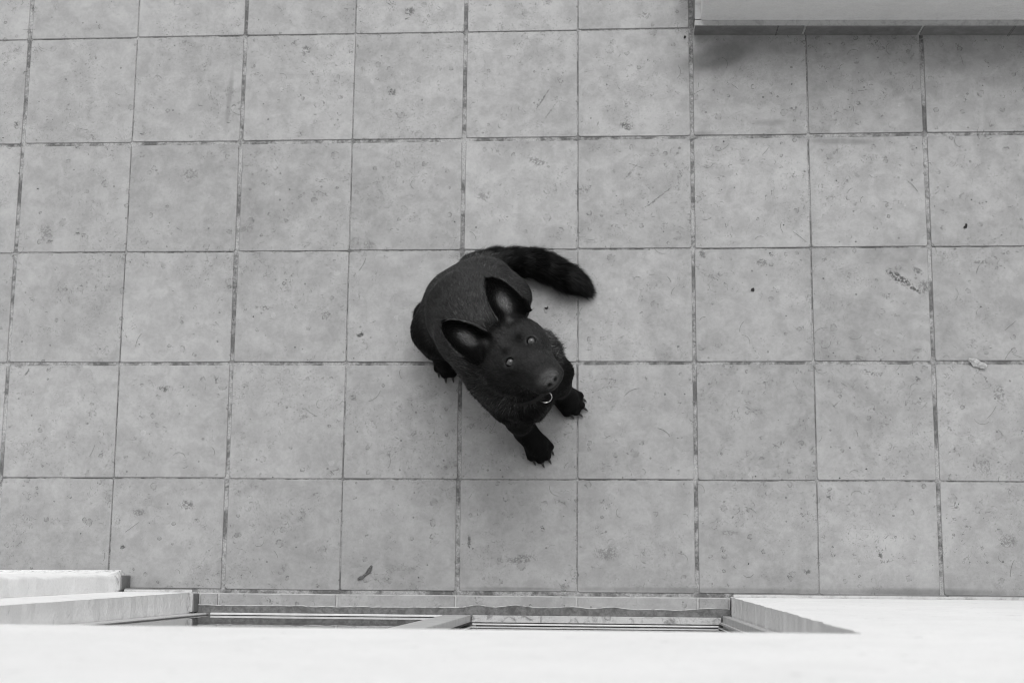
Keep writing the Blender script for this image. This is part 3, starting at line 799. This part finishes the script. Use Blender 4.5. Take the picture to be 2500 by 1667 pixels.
def coat_material(name, hair=False):
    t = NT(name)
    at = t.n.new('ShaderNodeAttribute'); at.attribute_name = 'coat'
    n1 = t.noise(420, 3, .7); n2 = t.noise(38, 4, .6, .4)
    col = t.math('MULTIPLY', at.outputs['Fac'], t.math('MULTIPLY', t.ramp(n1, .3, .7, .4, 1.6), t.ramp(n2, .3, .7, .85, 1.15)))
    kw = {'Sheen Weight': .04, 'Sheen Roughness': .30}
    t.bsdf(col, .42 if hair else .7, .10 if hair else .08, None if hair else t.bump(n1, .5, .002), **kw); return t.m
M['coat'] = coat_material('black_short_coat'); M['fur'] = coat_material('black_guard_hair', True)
def np_mesh(name, V, Q, sizes):
    me = bpy.data.meshes.new(name); me.vertices.add(len(V)); me.vertices.foreach_set('co', np.asarray(V, np.float32).ravel())
    Q = np.asarray(Q, np.int32).ravel(); me.loops.add(len(Q)); me.loops.foreach_set('vertex_index', Q)
    st = np.concatenate([[0], np.cumsum(sizes)[:-1]]).astype(np.int32)
    me.polygons.add(len(sizes)); me.polygons.foreach_set('loop_start', st)
    me.polygons.foreach_set('use_smooth', np.ones(len(sizes), bool)); me.update(calc_edges=True); me.validate(); return me
def coat_attr(me, vals):
    a = me.attributes.new('coat', 'FLOAT', 'POINT'); a.data.foreach_set('value', np.asarray(vals, np.float32))
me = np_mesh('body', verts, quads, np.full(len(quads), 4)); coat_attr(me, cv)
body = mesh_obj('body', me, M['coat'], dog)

# --- fur: tapering blades laid along the coat
tri = np.concatenate([quads[:, [0, 1, 2]], quads[:, [0, 2, 3]]])
va, vb, vc_ = verts[tri[:, 0]], verts[tri[:, 1]], verts[tri[:, 2]]
cr_ = np.cross(vb-va, vc_-va); area = np.linalg.norm(cr_, axis=1)*.5; tn = cr_/np.maximum(area*2, 1e-12)[:, None]
_, hlc = fields((va+vb+vc_)/3)
wgt = area*(np.clip(hlc, .004, .03)/.010)**.35; wgt[tn[:, 2] < -.55] *= .25
NH = 210000
pick = nrng.choice(len(tri), NH, p=wgt/wgt.sum())
r1, r2 = nrng.random(NH), nrng.random(NH); fl_ = r1+r2 > 1; r1[fl_] = 1-r1[fl_]; r2[fl_] = 1-r2[fl_]
root = va[pick]+(vb-va)[pick]*r1[:, None]+(vc_-va)[pick]*r2[:, None]; nn = tn[pick]
flow, hl = fields(root)
keep = hl > .0045
hd = root-eye_mid; a_, b_, c_ = hd@m_, hd@l_, hd@u_
for s in (-1, 1): keep &= ((a_-.012)**2+(b_-s*.0355)**2+(c_)**2) > .0155**2
keep &= ~((a_ > .090) & (np.abs(b_) < .027) & (c_ > -.062)) & (root[:, 2] > .004)
root, nn, flow, hl = root[keep], nn[keep], flow[keep], hl[keep]; n_h = len(root)
flow = flow - nn*(flow*nn).sum(1)[:, None]; flow /= np.maximum(np.linalg.norm(flow, axis=1), 1e-6)[:, None]
# hairs clump and wander a little
ph = root*np.array([95., 83., 89.]); cl = np.stack([np.sin(ph[:, 1]+1.3*np.sin(ph[:, 2])), np.sin(ph[:, 2]+1.7*np.sin(ph[:, 0])), np.sin(ph[:, 0]+1.1*np.sin(ph[:, 1]))], 1)
jt = nrng.normal(size=(n_h, 3)); lng = np.clip((hl-.010)/.02, 0, 1)
L_ = hl*nrng.uniform(.55, 1.15, n_h)*(1+.25*nrng.random(n_h)*lng)
d0 = flow + nn*(.36+.34*lng)[:, None] + cl*.16*(.3+lng)[:, None] + jt*(.10+.16*lng)[:, None]; d0 /= np.linalg.norm(d0, axis=1)[:, None]
d1 = flow + nn*(.05+.10*lng)[:, None] + cl*.25*(.3+lng)[:, None] + jt*(.12+.16*lng)[:, None]; d1 /= np.linalg.norm(d1, axis=1)[:, None]
p0 = root-nn*.001; p1 = p0+d0*(L_*.5)[:, None]; p2 = p1+d1*(L_*.55)[:, None]
p1[:, 2] = np.maximum(p1[:, 2], .003); p2[:, 2] = np.maximum(p2[:, 2], .002)
sidev = np.cross(d0, nn + jt*.5); sidev /= np.maximum(np.linalg.norm(sidev, axis=1), 1e-6)[:, None]
wd_ = (.00050+.00035*nrng.random(n_h)+.0001*lng)[:, None]
ck = np.floor((root+nrng.normal(size=(n_h, 3))*.003)/.0105+nrng.random(3)).astype(np.int64); key = ck[:, 0]*73856093 ^ ck[:, 1]*19349663 ^ ck[:, 2]*83492791
_, inv = np.unique(key, return_inverse=True); nk = inv.max()+1; cn = np.bincount(inv, minlength=nk)
ctip = np.stack([np.bincount(inv, p2[:, i], nk) for i in range(3)], 1)/cn[:, None]; cln = nrng.normal(size=(nk, 3))*.0038
ctip = ctip + cln; cstr = nrng.uniform(.1, .65, nk)
kk = (lng*cstr[inv])[:, None]; p2 = p2*(1-kk) + (ctip[inv]+flow*(L_*.25)[:, None])*kk; p1 = p1*(1-kk*.35)+(ctip[inv]*.5+p0*.5)*kk*.35
p1[:, 2] = np.maximum(p1[:, 2], .003); p2[:, 2] = np.maximum(p2[:, 2], .002)
HV = np.stack([p0-sidev*wd_, p0+sidev*wd_, p1+sidev*wd_*.8, p1-sidev*wd_*.8, p2], 1).reshape(-1, 3)
base_i = (np.arange(n_h)*5)[:, None]
HQ = np.concatenate([base_i+np.array([[0, 1, 2, 3]]), base_i+np.array([[3, 2, 4]])], 1)
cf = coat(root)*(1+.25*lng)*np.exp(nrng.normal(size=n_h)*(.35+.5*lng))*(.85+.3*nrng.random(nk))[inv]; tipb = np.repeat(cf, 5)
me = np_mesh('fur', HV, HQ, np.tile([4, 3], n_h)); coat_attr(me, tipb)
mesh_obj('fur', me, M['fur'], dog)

# --- eyes
def eye_material():
    t = NT('pale_eye')
    tc = t.n.new('ShaderNodeTexCoord').outputs['Object']
    sep = t.n.new('ShaderNodeSeparateXYZ'); t.l.new(tc, sep.inputs[0])
    r = t.math('POWER', t.math('ADD', t.math('POWER', sep.outputs[0], 2.), t.math('POWER', sep.outputs[1], 2.)), .5)
    iris = t.ramp(r, .0072, .0082, .065, .004); pup = t.ramp(r, .0018, .0032, .45, 1.)
    fib = t.ramp(t.noise(900, 3, .6, vec=tc), .3, .7, .8, 1.2)
    t.bsdf(t.math('MULTIPLY', t.math('MULTIPLY', iris, pup), fib), .25, .3, **{'Coat Weight': .35, 'Coat Roughness': .06}); return t.m
M['eye'] = eye_material()
to_cam = unit(np.array(cam.location)-eye_mid)
for s in (-1, 1):
    bm = bmesh.new(); bmesh.ops.create_uvsphere(bm, u_segments=24, v_segments=16, radius=.0110)
    o = from_bm('eye', bm, M['eye'], dog, True)
    o.matrix_parent_inverse = Matrix.Translation(dog.location).inverted()
    o.location = Vector(H(.012, s*.0355, -.0015)); o.rotation_euler = Vector(to_cam).to_track_quat('Z', 'Y').to_euler()
# --- claws
M['claw'] = simple('dark_horn_claw', .028, .35, .5, 200, .3)
for e, d in claws:
    bm = bmesh.new(); d = Vector(d); e = Vector(e); q = d.to_track_quat('Z', 'Y').to_matrix(); pr = None
    for i, (t, r) in enumerate(((-.004, .0040), (.005, .0038), (.011, .0028), (.0165, .0009))):
        ring = [bm.verts.new(e + q @ Vector((math.cos(6.283*k/8)*r, math.sin(6.283*k/8)*r, t)) + Vector((0, 0, -t*t*18))) for k in range(8)]
        if pr:
            for k in range(8): bm.faces.new((pr[k], pr[(k+1) % 8], ring[(k+1) % 8], ring[k]))
        else: bm.faces.new(ring)
        pr = ring
    bm.faces.new(pr)
    for v in bm.verts: v.co.z = max(v.co.z, .0015)
    from_bm('claw', bm, M['claw'], dog, True)
# --- collar under the ruff, with the ring that hangs from it
M['collar'] = simple('black_webbing', .018, .8, .2, 500, .3)
M['steel'] = simple('polished_steel', .75, .22, .5, 90, .08, Metallic=1.0)
nc = unit(np.array((0.2134, -0.0998, 0.5500))-np.array((0.1782, -0.0803, 0.4500)))
ring_c = Vector((0.2640, -0.1509, 0.4280))
bm = bmesh.new(); q = Vector(unit((-.12, .22, .95))).to_track_quat('Z', 'Y').to_matrix(); cc = Vector((0.2053, -0.1072, 0.4470)); nseg = 40; pv = None; firstr = None
for i in range(nseg):
    a = 6.2832*i/nseg; e1 = q @ Vector((math.cos(a), math.sin(a), 0)); zz_ = q @ Vector((0, 0, 1)); R1, R2 = .064, .068
    ring = [bm.verts.new(cc+e1*R1-zz_*.011), bm.verts.new(cc+e1*R2-zz_*.011), bm.verts.new(cc+e1*R2+zz_*.011), bm.verts.new(cc+e1*R1+zz_*.011)]
    if pv:
        for k in range(4): bm.faces.new((pv[k], pv[(k+1) % 4], ring[(k+1) % 4], ring[k]))
    else: firstr = ring
    pv = ring
for k in range(4): bm.faces.new((pv[k], pv[(k+1) % 4], firstr[(k+1) % 4], firstr[k]))
collar = from_bm('collar', bm, M['collar'], dog)
bm = bmesh.new(); q = Vector(unit((.25, -.55, .80))).to_track_quat('Z', 'Y').to_matrix(); rings_ = []
RR, rr = .0148, .0017
for i in range(40):
    a = 6.2832*i/40
    rings_.append([bm.verts.new(ring_c + q @ Vector(((RR+rr*math.cos(6.2832*k/8))*math.cos(a), (RR+rr*math.cos(6.2832*k/8))*math.sin(a), rr*math.sin(6.2832*k/8)))) for k in range(8)])
for i in range(40):
    A_, B_ = rings_[i], rings_[(i+1) % 40]
    for k in range(8): bm.faces.new((A_[k], A_[(k+1) % 8], B_[(k+1) % 8], B_[k]))
ro = from_bm('ring', bm, M['steel'], collar, True); ro['label'] = 'shiny steel ring hanging from the collar'
